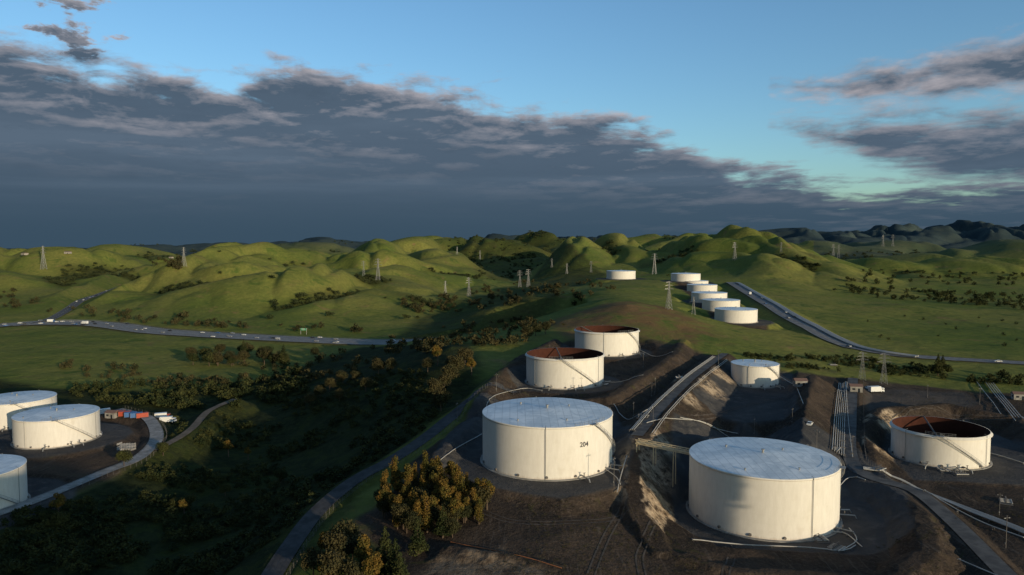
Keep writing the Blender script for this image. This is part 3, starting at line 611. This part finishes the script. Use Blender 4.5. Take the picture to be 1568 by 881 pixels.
# pipe bridge
a=TK['T2']; x1,y1=a[0]-a[3]*0.80,a[1]+a[3]*0.35; x0,y0=W(975,687,28.5); 
mb=MB()
L=math.hypot(x1-x0,y1-y0); an=math.atan2(y1-y0,x1-x0); ex,ey=-math.sin(an),math.cos(an); zz0,zz1=30.5,30.5
for s in (-1,1):
    for dz in (0,1.3): mb.tube([(x0+ex*s,y0+ey*s,zz0+dz),(x1+ex*s,y1+ey*s,zz1+dz)],0.16,0,4)
    K=int(L/1.5)
    for i in range(K):
        t,t2=i/K,(i+1)/K; f=lambda q,dz:(x0+(x1-x0)*q+ex*s,y0+(y1-y0)*q+ey*s,zz0+dz)
        mb.tube([f(t,0 if i%2 else 1.3),f(t2,1.3 if i%2 else 0)],0.08,0,4)
for o in (-0.5,0,0.5): mb.tube([(x0+ex*o,y0+ey*o,zz0+0.3),(x1+ex*o,y1+ey*o,zz1+0.3)],0.2,0,6)
for t in (0.02,0.3,0.62):
    px_,py_=x0+(x1-x0)*t,y0+(y1-y0)*t; g=float(Z(px_,py_))
    for s in (-1,1): mb.tube([(px_+ex*s,py_+ey*s,g-.5),(px_+ex*s*.8,py_+ey*s*.8,zz0)],0.16,0,4)
mb.obj('pipe_bridge',[simple('yellowed_pipe',(0.55,0.45,0.28),0.6,0.2)])
def fence(pl,lat):
    p=smooth_pl(pl,3); d=np.gradient(p[:,:2],axis=0); d/=np.linalg.norm(d,axis=1)[:,None]+1e-9; x=p[:,0]+d[:,1]*lat; y=p[:,1]-d[:,0]*lat; z=Z(x,y); mb=MB()
    for i in range(len(p)): mb.tube([(x[i],y[i],z[i]-.3),(x[i],y[i],z[i]+2.2)],0.05,0,4)
    for dz in (0.1,0.6,1.1,1.6,2.1): mb.tube(list(zip(x,y,z+dz)),0.018,0,3)
    mb.obj('chain_link_fence',[M_dsteel])
fence(ROADS['access_road'][0],4.6); fence(ROADS['site_road_b'][0][:4],-5.5); fence(ROADS['plant_road'][0],4.5)

def pole_mesh(h=11):
    mb=MB(); mb.tube([(0,0,-.5),(0,0,h)],[0.14,0.09],0,6); mb.tube([(-1.2,0,h-.8),(1.2,0,h-.8)],0.06,0,4); mb.box((0.9,0,h-0.95),(0.6,0.3,0.16),0,1); mb.box((-0.9,0,h-0.95),(0.6,0.3,0.16),0,1); mb.box((0,0.15,1.5),(0.4,0.25,0.6),0,1); return mb.mesh('lamp_post_mesh',[M_dsteel,M_steel])
PM=pole_mesh()
for px,py in ((1155,668),(998,610),(1000,650),(970,640),(1213,650),(1286,640),(1305,700),(1530,790),(1568,770),(985,565),(1003,605),(1250,700),(940,745),(760,600),(700,645),(890,600),(1500,620),(1420,610),(1540,840),(1100,560)):
    place(px,py,PM,'lamp_post',random.uniform(0,3),random.uniform(.6,.9))
def shed_mesh(l=6,w=4,h=3,mat=None):
    mb=MB(); mb.box((0,0,h/2),(l,w,h),0,0); mb.add([(-l/2-.3,-w/2-.3,h+.02),(l/2+.3,-w/2-.3,h+.02),(l/2+.3,w/2+.3,h+.02),(-l/2-.3,w/2+.3,h+.02),(-l/2-.3,0,h+1.2),(l/2+.3,0,h+1.2)],[(0,1,5,4),(2,3,4,5),(0,4,3),(1,2,5),(3,2,1,0)],1)
    mb.box((l*0.2,-w/2-.02,1.05),(1,0.06,2.1),0,2); mb.box((-l*0.22,-w/2-.02,1.7),(1.4,0.06,0.9),0,2); mb.box((-l/2-.02,0,1.7),(0.06,1.2,.9),0,2); return mb.mesh('shed_mesh',[mat or M_conc,M_roof,M_glass])
SH=shed_mesh(); HS=shed_mesh(10,8,3.6,simple('stucco',(0.30,0.27,0.23),0.9,.1))
for px,py in ((1310,600),(1560,612),(172,640),(1225,592)): place(px,py,SH,'equipment_shed',random.uniform(-.5,.5))
for px,py in ((38,392),(104,390),(262,396)): 
    h=hit(px,py)
    if h and h[1]<2500: place(px,py,HS,'house',random.uniform(-.6,.6),1.0)
h=hit(465,513)
if h:
    mb=MB()
    for s in (-3,3): mb.tube([(s,0,-.5),(s,0,6.6)],0.2,0,6)
    mb.box((0,0,6.2),(8,0.3,0.35),0,0); mb.box((0,-.25,5.6),(6.0,0.12,2.4),0,1); mb.box((0,-.33,5.6),(5.6,0.03,0.14),0,2); mb.box((-.5,-.33,6.2),(3.6,0.03,0.35),0,2); mb.box((0,-.33,5.0),(2.8,0.03,0.35),0,2)
    mb.obj('highway_sign',[M_steel,M_green,M_line],(h[0],h[1],h[2]))
def valves():
    mb=MB()
    for i in range(5):
        x=i*1.1-2.2; mb.tube([(x,-2,0.8),(x,2,0.8)],0.15,0,6); mb.tube([(x,0,0.8),(x,0,1.9)],0.08,1,5); mb.tube([(x,0,1.85),(x,0,1.95)],0.35,1,8); mb.tube([(x,-.25,.8),(x,.25,.8)],0.34,1,8); mb.box((x,-1.6,0.3),(0.25,.25,.7),0,2)
    mb.tube([(-2.8,-2,0.8),(2.8,-2,0.8)],0.2,0,6); mb.box((0,0,0.08),(6.4,4.6,0.12),0,2); return mb.mesh('valve_manifold_mesh',[M_pipe,M_dsteel,M_old])
VM=valves()
for px,py in ((900,722),(870,724),(1255,828),(1280,842),(985,640),(1278,690),(1540,770),(1470,728),(925,590),(1445,722),(1040,580),(1345,720),(1290,600),(1275,560)): place(px,py,VM,'valve_manifold',random.uniform(0,3),.8)

# ------------------------------------------------------------------ trees
def leaf_cloud(clumps,nq,size,rg):
    w=np.array([c[3]*c[3] for c in clumps]); idx=rg.choice(len(clumps),nq,p=w/w.sum()); C=np.array(clumps)[idx]
    d=rg.normal(size=(nq,3)); d/=np.linalg.norm(d,axis=1)[:,None]; rad=rg.uniform(0.45,1.08,nq)**0.6
    p=C[:,:3]+d*rad[:,None]*np.c_[C[:,3],C[:,3],C[:,4]]
    nn=d+rg.normal(size=(nq,3))*0.7; nn/=np.linalg.norm(nn,axis=1)[:,None]
    t=np.cross(nn,rg.normal(size=(nq,3))); t/=np.linalg.norm(t,axis=1)[:,None]; bt=np.cross(nn,t)
    s=(size*rg.uniform(0.5,1.2,nq))[:,None]; v=np.stack([p-t*s,p-bt*s*0.7,p+t*s,p+bt*s*0.7],1).reshape(-1,3)
    return v,np.arange(nq*4).reshape(-1,4)
def proto(h,R,ncl,nq,size,shape,rg):
    cl=[]
    for i in range(ncl):
        t=(i+0.5)/ncl
        if shape=='round': a=rg.uniform(0,6.28); rr=R*0.6*math.sqrt(rg.uniform(0,1)); z=h*(0.45+0.42*rg.uniform(0,1)*(1-(rr/R)**2)); s=R*rg.uniform(0.28,0.5); cl.append((rr*math.cos(a),rr*math.sin(a),z,s,s*0.8))
        elif shape=='column': a=rg.uniform(0,6.28); rr=R*0.35*rg.uniform(0,1); z=h*(0.2+0.7*t); s=R*(0.7-0.35*t)*rg.uniform(.8,1.2); cl.append((rr*math.cos(a),rr*math.sin(a),z,s,s*1.3))
        elif shape=='cone': a=i*2.4; rr=R*(1-t)*0.55; z=h*(0.12+0.83*t); s=R*(0.55*(1-t)+0.1); cl.append((rr*math.cos(a),rr*math.sin(a),z,s,s*0.5))
        else: a=rg.uniform(0,6.28); rr=R*0.6*rg.uniform(0,1); z=h*rg.uniform(0.3,0.7); s=R*rg.uniform(0.3,0.55); cl.append((rr*math.cos(a),rr*math.sin(a),z,s,h*0.35))
    return leaf_cloud(cl,nq,size,rg),cl
def tree_mesh(name,h,R,ncl,nq,size,shape,leaf):
    (v,f),cl=proto(h,R,ncl,nq,size,shape,rng); mb=MB(); k=h*0.022
    mb.tube([(0,0,-.8),(0.1*k,0,h*0.3),(0.2,0.1,h*0.6),(0.1,0,h*0.88)],[k*1.3,k,k*0.6,k*0.2],0,6)
    for c in cl[:14]: mb.tube([(0.05,0,max(c[2]*0.55,h*0.15)),((c[0])*0.5,(c[1])*0.5,c[2]*0.8),(c[0],c[1],c[2])],[k*0.5,k*0.3,k*0.12],0,4)
    nb=len(mb.f); o=len(mb.v); V=np.vstack([np.array(mb.v),v])
    me=bpy.data.meshes.new(name); me.from_pydata(V.tolist(),[],mb.f+(f+o).tolist()); me.materials.append(M_bark); me.materials.append(leaf)
    me.polygons.foreach_set('material_index',[0]*nb+[1]*len(f)); me.update(); return me
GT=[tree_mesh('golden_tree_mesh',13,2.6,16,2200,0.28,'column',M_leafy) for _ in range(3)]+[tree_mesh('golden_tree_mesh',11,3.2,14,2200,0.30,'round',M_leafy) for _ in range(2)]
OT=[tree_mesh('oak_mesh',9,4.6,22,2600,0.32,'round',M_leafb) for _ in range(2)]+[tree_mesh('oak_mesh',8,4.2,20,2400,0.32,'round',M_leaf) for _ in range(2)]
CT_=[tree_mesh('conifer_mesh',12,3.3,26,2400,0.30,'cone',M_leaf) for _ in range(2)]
def plant_tree(px,py,meshes,name,smin=.8,smax=1.15):
    place(px,py,random.choice(meshes),name,random.uniform(0,6.28),random.uniform(smin,smax))
for i in range(90):
    a=random.uniform(0,6.28); r=math.sqrt(random.random()); px=660+86*r*math.cos(a); py=783+46*r*math.sin(a); plant_tree(px,py,GT+OT[:1],'golden_eucalyptus_tree',.5,.95)
for px,py in ((500,862),(520,868),(540,865),(480,885),(555,885),(515,900),(530,850),(500,905),(570,905),(545,905)): plant_tree(px,py,OT[:2]+GT[3:4],'oak_tree',.85,1.15)
for px,py in ((585,890),(606,895),(640,850),(678,825),(612,905),(590,870)): plant_tree(px,py,CT_,'pine_tree',.8,1.05)
for px,py in ((475,622),(490,612),(505,600),(525,590),(545,585),(560,600),(520,615),(580,575),(600,570),(690,565),(700,575),(712,560),(722,575),(690,590),(668,610),(675,630),(680,600),(820,515),(835,512),(808,522),(670,560),(655,570)):
    plant_tree(px,py,OT[:2]+OT[:2]+GT[3:4],'oak_tree',.8,1.25)
for px,py in ((270,782),(290,778),(282,790),(350,700),(380,705),(90,795),(75,805),(95,812),(345,760),(430,740),(250,700),(190,715)): plant_tree(px,py,OT[2:]+GT[4:],'bay_tree',.6,1.0)
for px,py in ((1443,570),(1436,575),(1450,575)): plant_tree(px,py,CT_+OT[2:3],'pine_tree',.9,1.2)
for i in range(26): plant_tree(random.choice((310,330,345,385,430,470,400,365))+random.uniform(-16,16),random.uniform(546,562),OT+CT_,'roadside_tree',1.0,1.6)

LP=[]
for k in range(6):
    (v,f),_=proto(1.0,0.55,9,110,0.10,'bush' if k%2 else 'round',rng); LP.append((v,f))
def mass(name,pts,mat,thin=1):
    if not len(pts): return
    VS=[];FS=[];o=0
    for x,y,z,w,hh in pts:
        v,f=LP[random.randrange(6)]; 
        if thin>1: v=v.reshape(-1,4,3)[::thin].reshape(-1,3); f=np.arange(len(v)).reshape(-1,4)
        a=random.uniform(0,6.28); c,s=math.cos(a),math.sin(a)
        q=np.empty_like(v); q[:,0]=(v[:,0]*c-v[:,1]*s)*w+x; q[:,1]=(v[:,0]*s+v[:,1]*c)*w+y; q[:,2]=v[:,2]*hh+z-0.15*hh; VS.append(q); FS.append(f+o); o+=len(v)
    link(mesh_np(name,np.vstack(VS),[np.vstack(FS)],[mat],False),name)
def in_poly(px,py,P):
    return poly_sd(np.array([px],float),np.array([py],float),P)[0]<0
def scatter_view(P,cnt,w0,w1,hr=(0.7,1.1)):
    xs=[p[0] for p in P]; ys=[p[1] for p in P]; out=[]; k=0
    while len(out)<cnt and k<cnt*20:
        k+=1; px=random.uniform(min(xs),max(xs)); py=random.uniform(min(ys),max(ys))
        if not in_poly(px,py,P): continue
        h=hit(px,py)
        if h is None: continue
        if gnoise(np.array([h[0]/35.]),np.array([h[1]/35.]),91)[0]<-0.12: continue
        bad=False
        for nm in ('freeway','access_road','plant_road','boulevard','hill_road','valley_track'):
            d,_=seg_dist(np.array([h[0]]),np.array([h[1]]),ROADS[nm][0])
            if d[0]<ROADS[nm][1]+2.5: bad=True;break
        if bad: continue
        w=random.uniform(w0,w1); out.append((*h,w,w*random.uniform(*hr)))
    return out
V1=scatter_view([(260,640),(330,640),(420,600),(560,560),(640,570),(715,590),(680,640),(585,705),(500,775),(430,881),(0,881),(0,800),(130,760),(240,710)],1500,1.6,6.0,(0.5,0.9))
V1+=scatter_view([(100,600),(200,588),(330,600),(460,570),(480,600),(420,620),(330,630),(240,625),(130,615)],260,4,9)
V2=scatter_view([(60,560),(300,570),(600,530),(620,545),(480,590),(300,600),(100,590)],100,4,9)
V2+=scatter_view([(590,520),(700,500),(800,490),(870,500),(790,530),(700,540),(600,545)],150,4,9)
V2+=scatter_view([(610,462),(680,455),(740,440),(820,430),(860,440),(780,470),(700,480),(620,480)],120,6,11)
V2+=scatter_view([(0,470),(60,480),(150,490),(250,498),(560,515),(560,508),(300,488),(100,470),(0,440)],70,5,12)
V2+=scatter_view([(830,440),(930,430),(940,445),(900,465),(840,480)],40,5,9)
V2+=scatter_view([(230,400),(280,400),(275,418),(240,412)],24,8,13)
V3=scatter_view([(1290,440),(1568,455),(1568,475),(1400,462),(1300,452)],120,6,11)
V3+=scatter_view([(1140,545),(1300,548),(1440,565),(1420,580),(1300,572),(1150,560)],240,2.5,4.5)
V3+=scatter_view([(1300,415),(1568,420),(1568,440),(1290,435)],60,6,12)
V3+=scatter_view([(1440,570),(1568,578),(1568,592),(1440,585)],40,3,6)
V3+=scatter_view([(1290,475),(1568,490),(1568,535),(1350,525)],15,3,5)
mass('valley_shrubs',V1,M_leaf); mass('valley_trees',V2,M_leafb); mass('plain_trees',V3,M_leaf)
WD_=[]
for q in scatter_view([(700,760),(960,760),(1040,830),(1100,881),(640,881),(640,840)],500,0.5,1.5,(0.3,0.6))+scatter_view([(1320,840),(1568,760),(1568,881),(1340,881)],200,0.5,1.5,(0.3,0.6))+scatter_view([(1320,600),(1568,600),(1568,650),(1340,640)],180,0.6,1.8,(0.3,0.5))+scatter_view([(950,560),(1040,540),(1000,600),(960,620)],120,0.6,1.6,(0.3,0.5)):
    if min(math.hypot(q[0]-t[0],q[1]-t[1])-t[3] for t in TK.values())>3: WD_.append(q)
mass('weeds',WD_,M_leafb,5)
out=[]
NC=70000
cx=rng.uniform(-0.66,0.66,NC); cr_=np.exp(rng.uniform(math.log(850),math.log(4200),NC)); xx=cr_*np.sin(cx); yy=cr_*np.cos(cx)
g=samp(GUL,xx,yy); nn=gnoise(xx/170,yy/170,77); oak=poly_sd(xx,yy,OAK)<0; cln=gnoise(xx/60,yy/60,99)
keep=((g>0.76)&(nn>0.12)&(rng.random(NC)<0.6))|(oak&(cln>0.1)&(rng.random(NC)<0.25))|((fbm(xx/350,yy/480,3,55)>0.45)&(cr_>1700)&(rng.random(NC)<0.3)&(cln>-.1))|(rng.random(NC)<0.0006)
fd,_=seg_dist(xx,yy,ROADS['freeway'][0]); fb,_=seg_dist(xx,yy,ROADS['boulevard'][0]); keep&=(fd>30)&(fb>15)
xx,yy=xx[keep],yy[keep]; print('oaks',len(xx)); zz=Z(xx,yy)
for a_,b_,c_ in list(zip(xx,yy,zz))[:4200]:
    w=random.uniform(6,13)*(1 if b_<2200 else 1.2); out.append((a_,b_,c_,w,w*random.uniform(.55,.75)))
mass('hillside_oak_woodland',out,M_far)

# ------------------------------------------------------------------ sun + sky
sd=Vector((SX*math.cos(EL),SY*math.cos(EL),math.sin(EL)))
sl=bpy.data.lights.new('sun','SUN'); sl.energy=4.0; sl.angle=math.radians(0.5); sl.color=(1.0,0.81,0.56)
so_=bpy.data.objects.new('sun',sl); scn.collection.objects.link(so_); so_.rotation_euler=sd.to_track_quat('Z','Y').to_euler(); so_.location=(0,0,300)
w=bpy.data.worlds.new('World'); scn.world=w; w.use_nodes=True; nt=w.node_tree; nt.nodes.clear()
out_=N(nt,'ShaderNodeOutputWorld'); sky=N(nt,'ShaderNodeTexSky'); sky.sky_type='NISHITA'; sky.sun_disc=False; sky.sun_elevation=EL; sky.sun_rotation=AZS; sky.altitude=100
bg=N(nt,'ShaderNodeBackground'); bg.inputs[1].default_value=0.135
tc=N(nt,'ShaderNodeTexCoord').outputs['Generated']; s=N(nt,'ShaderNodeSeparateXYZ'); nt.links.new(tc,s.inputs[0])
az=mth(nt,'ARCTAN2',s.outputs[0],s.outputs[1]); el=mth(nt,'ARCSINE',s.outputs[2])
nt.links.new(mixc(nt,1.0,sky.outputs[0],(0.74,1.12,1.50),'MULTIPLY'),bg.inputs[0])
t=mth(nt,'MULTIPLY_ADD',az,1/1.6,0.5)
def curve(pts):
    nd=N(nt,'ShaderNodeFloatCurve'); c=nd.mapping.curves[0]; c.points[0].location=pts[0]; c.points[1].location=pts[-1]
    for p in pts[1:-1]: c.points.new(*p)
    nd.mapping.update(); nt.links.new(t,nd.inputs[1]); return nd.outputs[0]
def E(px,py):
    d=ray(px,py); return (0.5+math.atan2(d[0],d[1])/1.6, math.asin(d[2]/np.linalg.norm(d)))
edge=curve([(0,0.31)]+[E(*p) for p in ((0,35),(150,85),(300,118),(450,100),(600,118),(750,138),(850,170),(1000,202),(1100,238),(1200,262),(1300,280),(1400,278),(1568,262))]+[(1,0.08)])
def vec(a,b_,c=0.0):
    cb=N(nt,'ShaderNodeCombineXYZ')
    for i,q in enumerate((a,b_,c)):
        if isinstance(q,float): cb.inputs[i].default_value=q
        else: nt.links.new(q,cb.inputs[i])
    return cb.outputs[0]
def cn(off,sx,sy,detail,z,rg=0.55):
    e=mth(nt,'ADD',el,off); q=mth(nt,'LOGARITHM',mth(nt,'MAXIMUM',mth(nt,'ADD',e,0.07),0.02),2.718)
    return noise(nt,vec(mth(nt,'MULTIPLY',az,sx),mth(nt,'MULTIPLY',q,sy),z),1.0,detail,rg,0.2)
nA=cn(0,6.0,4.6,8,3.1); nA2=cn(0.014,6.0,4.6,8,3.1); nB=cn(0,16.0,13.0,9,8.4,0.62); nB2=cn(0.006,16.0,13.0,9,8.4,0.62); nC=cn(0,2.4,5.0,5,1.7)
f1=mth(nt,'SUBTRACT',edge,el)
def band(cpts,tpts):
    return mth(nt,'SUBTRACT',curve(tpts),mth(nt,'ABSOLUTE',mth(nt,'SUBTRACT',el,curve(cpts))))
t1180=E(1180,200)[0]; t300=E(330,0)[0]
f2=band([(0,E(1190,195)[1]),E(1180,193),E(1300,215),E(1400,225),E(1568,228),(1,0.12)],[(0,0),(t1180-.02,0.0),(E(1250,0)[0],0.018),(E(1400,200)[0],0.038),(E(1568,200)[0],0.048),(1,0.05)])
f3=band([(0,E(1190,130)[1]),E(1180,133),E(1300,133),E(1450,108),E(1568,95),(1,0.26)],[(0,0),(t1180-.02,0.0),(E(1250,0)[0],0.014),(E(1400,100)[0],0.025),(E(1568,100)[0],0.035),(1,0.04)])
rgt=ramp(nt,t,t1180-0.03,t1180)
f23=mth(nt,'ADD',mth(nt,'MAXIMUM',f2,f3),mth(nt,'MULTIPLY',mth(nt,'SUBTRACT',rgt,1.0),0.2))
nz1=mth(nt,'ADD',mth(nt,'MULTIPLY',mth(nt,'SUBTRACT',nA,0.5),0.10),mth(nt,'MULTIPLY',mth(nt,'SUBTRACT',nB,0.5),0.11))
nz2=mth(nt,'ADD',mth(nt,'MULTIPLY',mth(nt,'SUBTRACT',nA,0.5),0.05),mth(nt,'MULTIPLY',mth(nt,'SUBTRACT',nB,0.5),0.07))
lft=mth(nt,'SUBTRACT',1.0,ramp(nt,t,t300-.1,t300+.06)); scr=mth(nt,'ADD',mth(nt,'MULTIPLY',mth(nt,'ADD',mth(nt,'MULTIPLY',nA,0.4),mth(nt,'MULTIPLY',nB,0.6)),0.6),-0.312)
scr=mth(nt,'ADD',scr,mth(nt,'MULTIPLY',mth(nt,'SUBTRACT',lft,1.0),0.3)); scr=mth(nt,'SUBTRACT',scr,mth(nt,'MULTIPLY',ramp(nt,el,0.29,0.36),0.1))
F1=mth(nt,'ADD',f1,nz1); F2=mth(nt,'ADD',f23,nz2); FF=mth(nt,'MAXIMUM',mth(nt,'MAXIMUM',F1,F2),scr)
dens=ramp(nt,FF,-0.008,0.024)
hi=ramp(nt,el,0.02,0.11)
rel=mth(nt,'ADD',mth(nt,'MULTIPLY',mth(nt,'SUBTRACT',nA,nA2),2.6),mth(nt,'MULTIPLY',mth(nt,'SUBTRACT',nB,nB2),2.4))
rim=mth(nt,'SUBTRACT',1.0,ramp(nt,FF,0.0,0.040))
up=ramp(nt,el,0.03,0.2)
lit=mth(nt,'ADD',mth(nt,'MULTIPLY',rim,0.62),mth(nt,'MULTIPLY',mth(nt,'MULTIPLY',rel,ramp(nt,FF,0.20,0.01)),0.9),clamp=True)
dark=mixc(nt,ramp(nt,el,0.0,0.13),(0.042,0.078,0.118),(0.080,0.120,0.172))
dark=mixc(nt,mth(nt,'MULTIPLY',mth(nt,'MULTIPLY',ramp(nt,nC,0.42,0.72),0.45),hi),dark,(0.125,0.175,0.240))
dark=mixc(nt,mth(nt,'MULTIPLY',mth(nt,'MULTIPLY',ramp(nt,nB,0.5,0.72),0.28),hi),dark,(0.055,0.085,0.125))
cc_=mixc(nt,mth(nt,'MULTIPLY',lit,mth(nt,'MULTIPLY_ADD',up,0.8,0.2)),dark,(0.47,0.44,0.47))
bg2=N(nt,'ShaderNodeBackground'); nt.links.new(cc_,bg2.inputs[0]); bg2.inputs[1].default_value=1.0
mx=N(nt,'ShaderNodeMixShader'); nt.links.new(dens,mx.inputs[0]); nt.links.new(bg.outputs[0],mx.inputs[1]); nt.links.new(bg2.outputs[0],mx.inputs[2]); nt.links.new(mx.outputs[0],out_.inputs[0])

cam=bpy.data.cameras.new('camera'); cam.sensor_width=36; cam.lens=36*F/1568; cam.clip_end=60000; cam.clip_start=1
co_=bpy.data.objects.new('camera',cam); scn.collection.objects.link(co_); co_.location=(0,0,CAMZ); co_.rotation_euler=(math.pi/2-TH,0,0); scn.camera=co_
scn.view_settings.view_transform='Standard'; scn.view_settings.look='None'; scn.view_settings.exposure=0
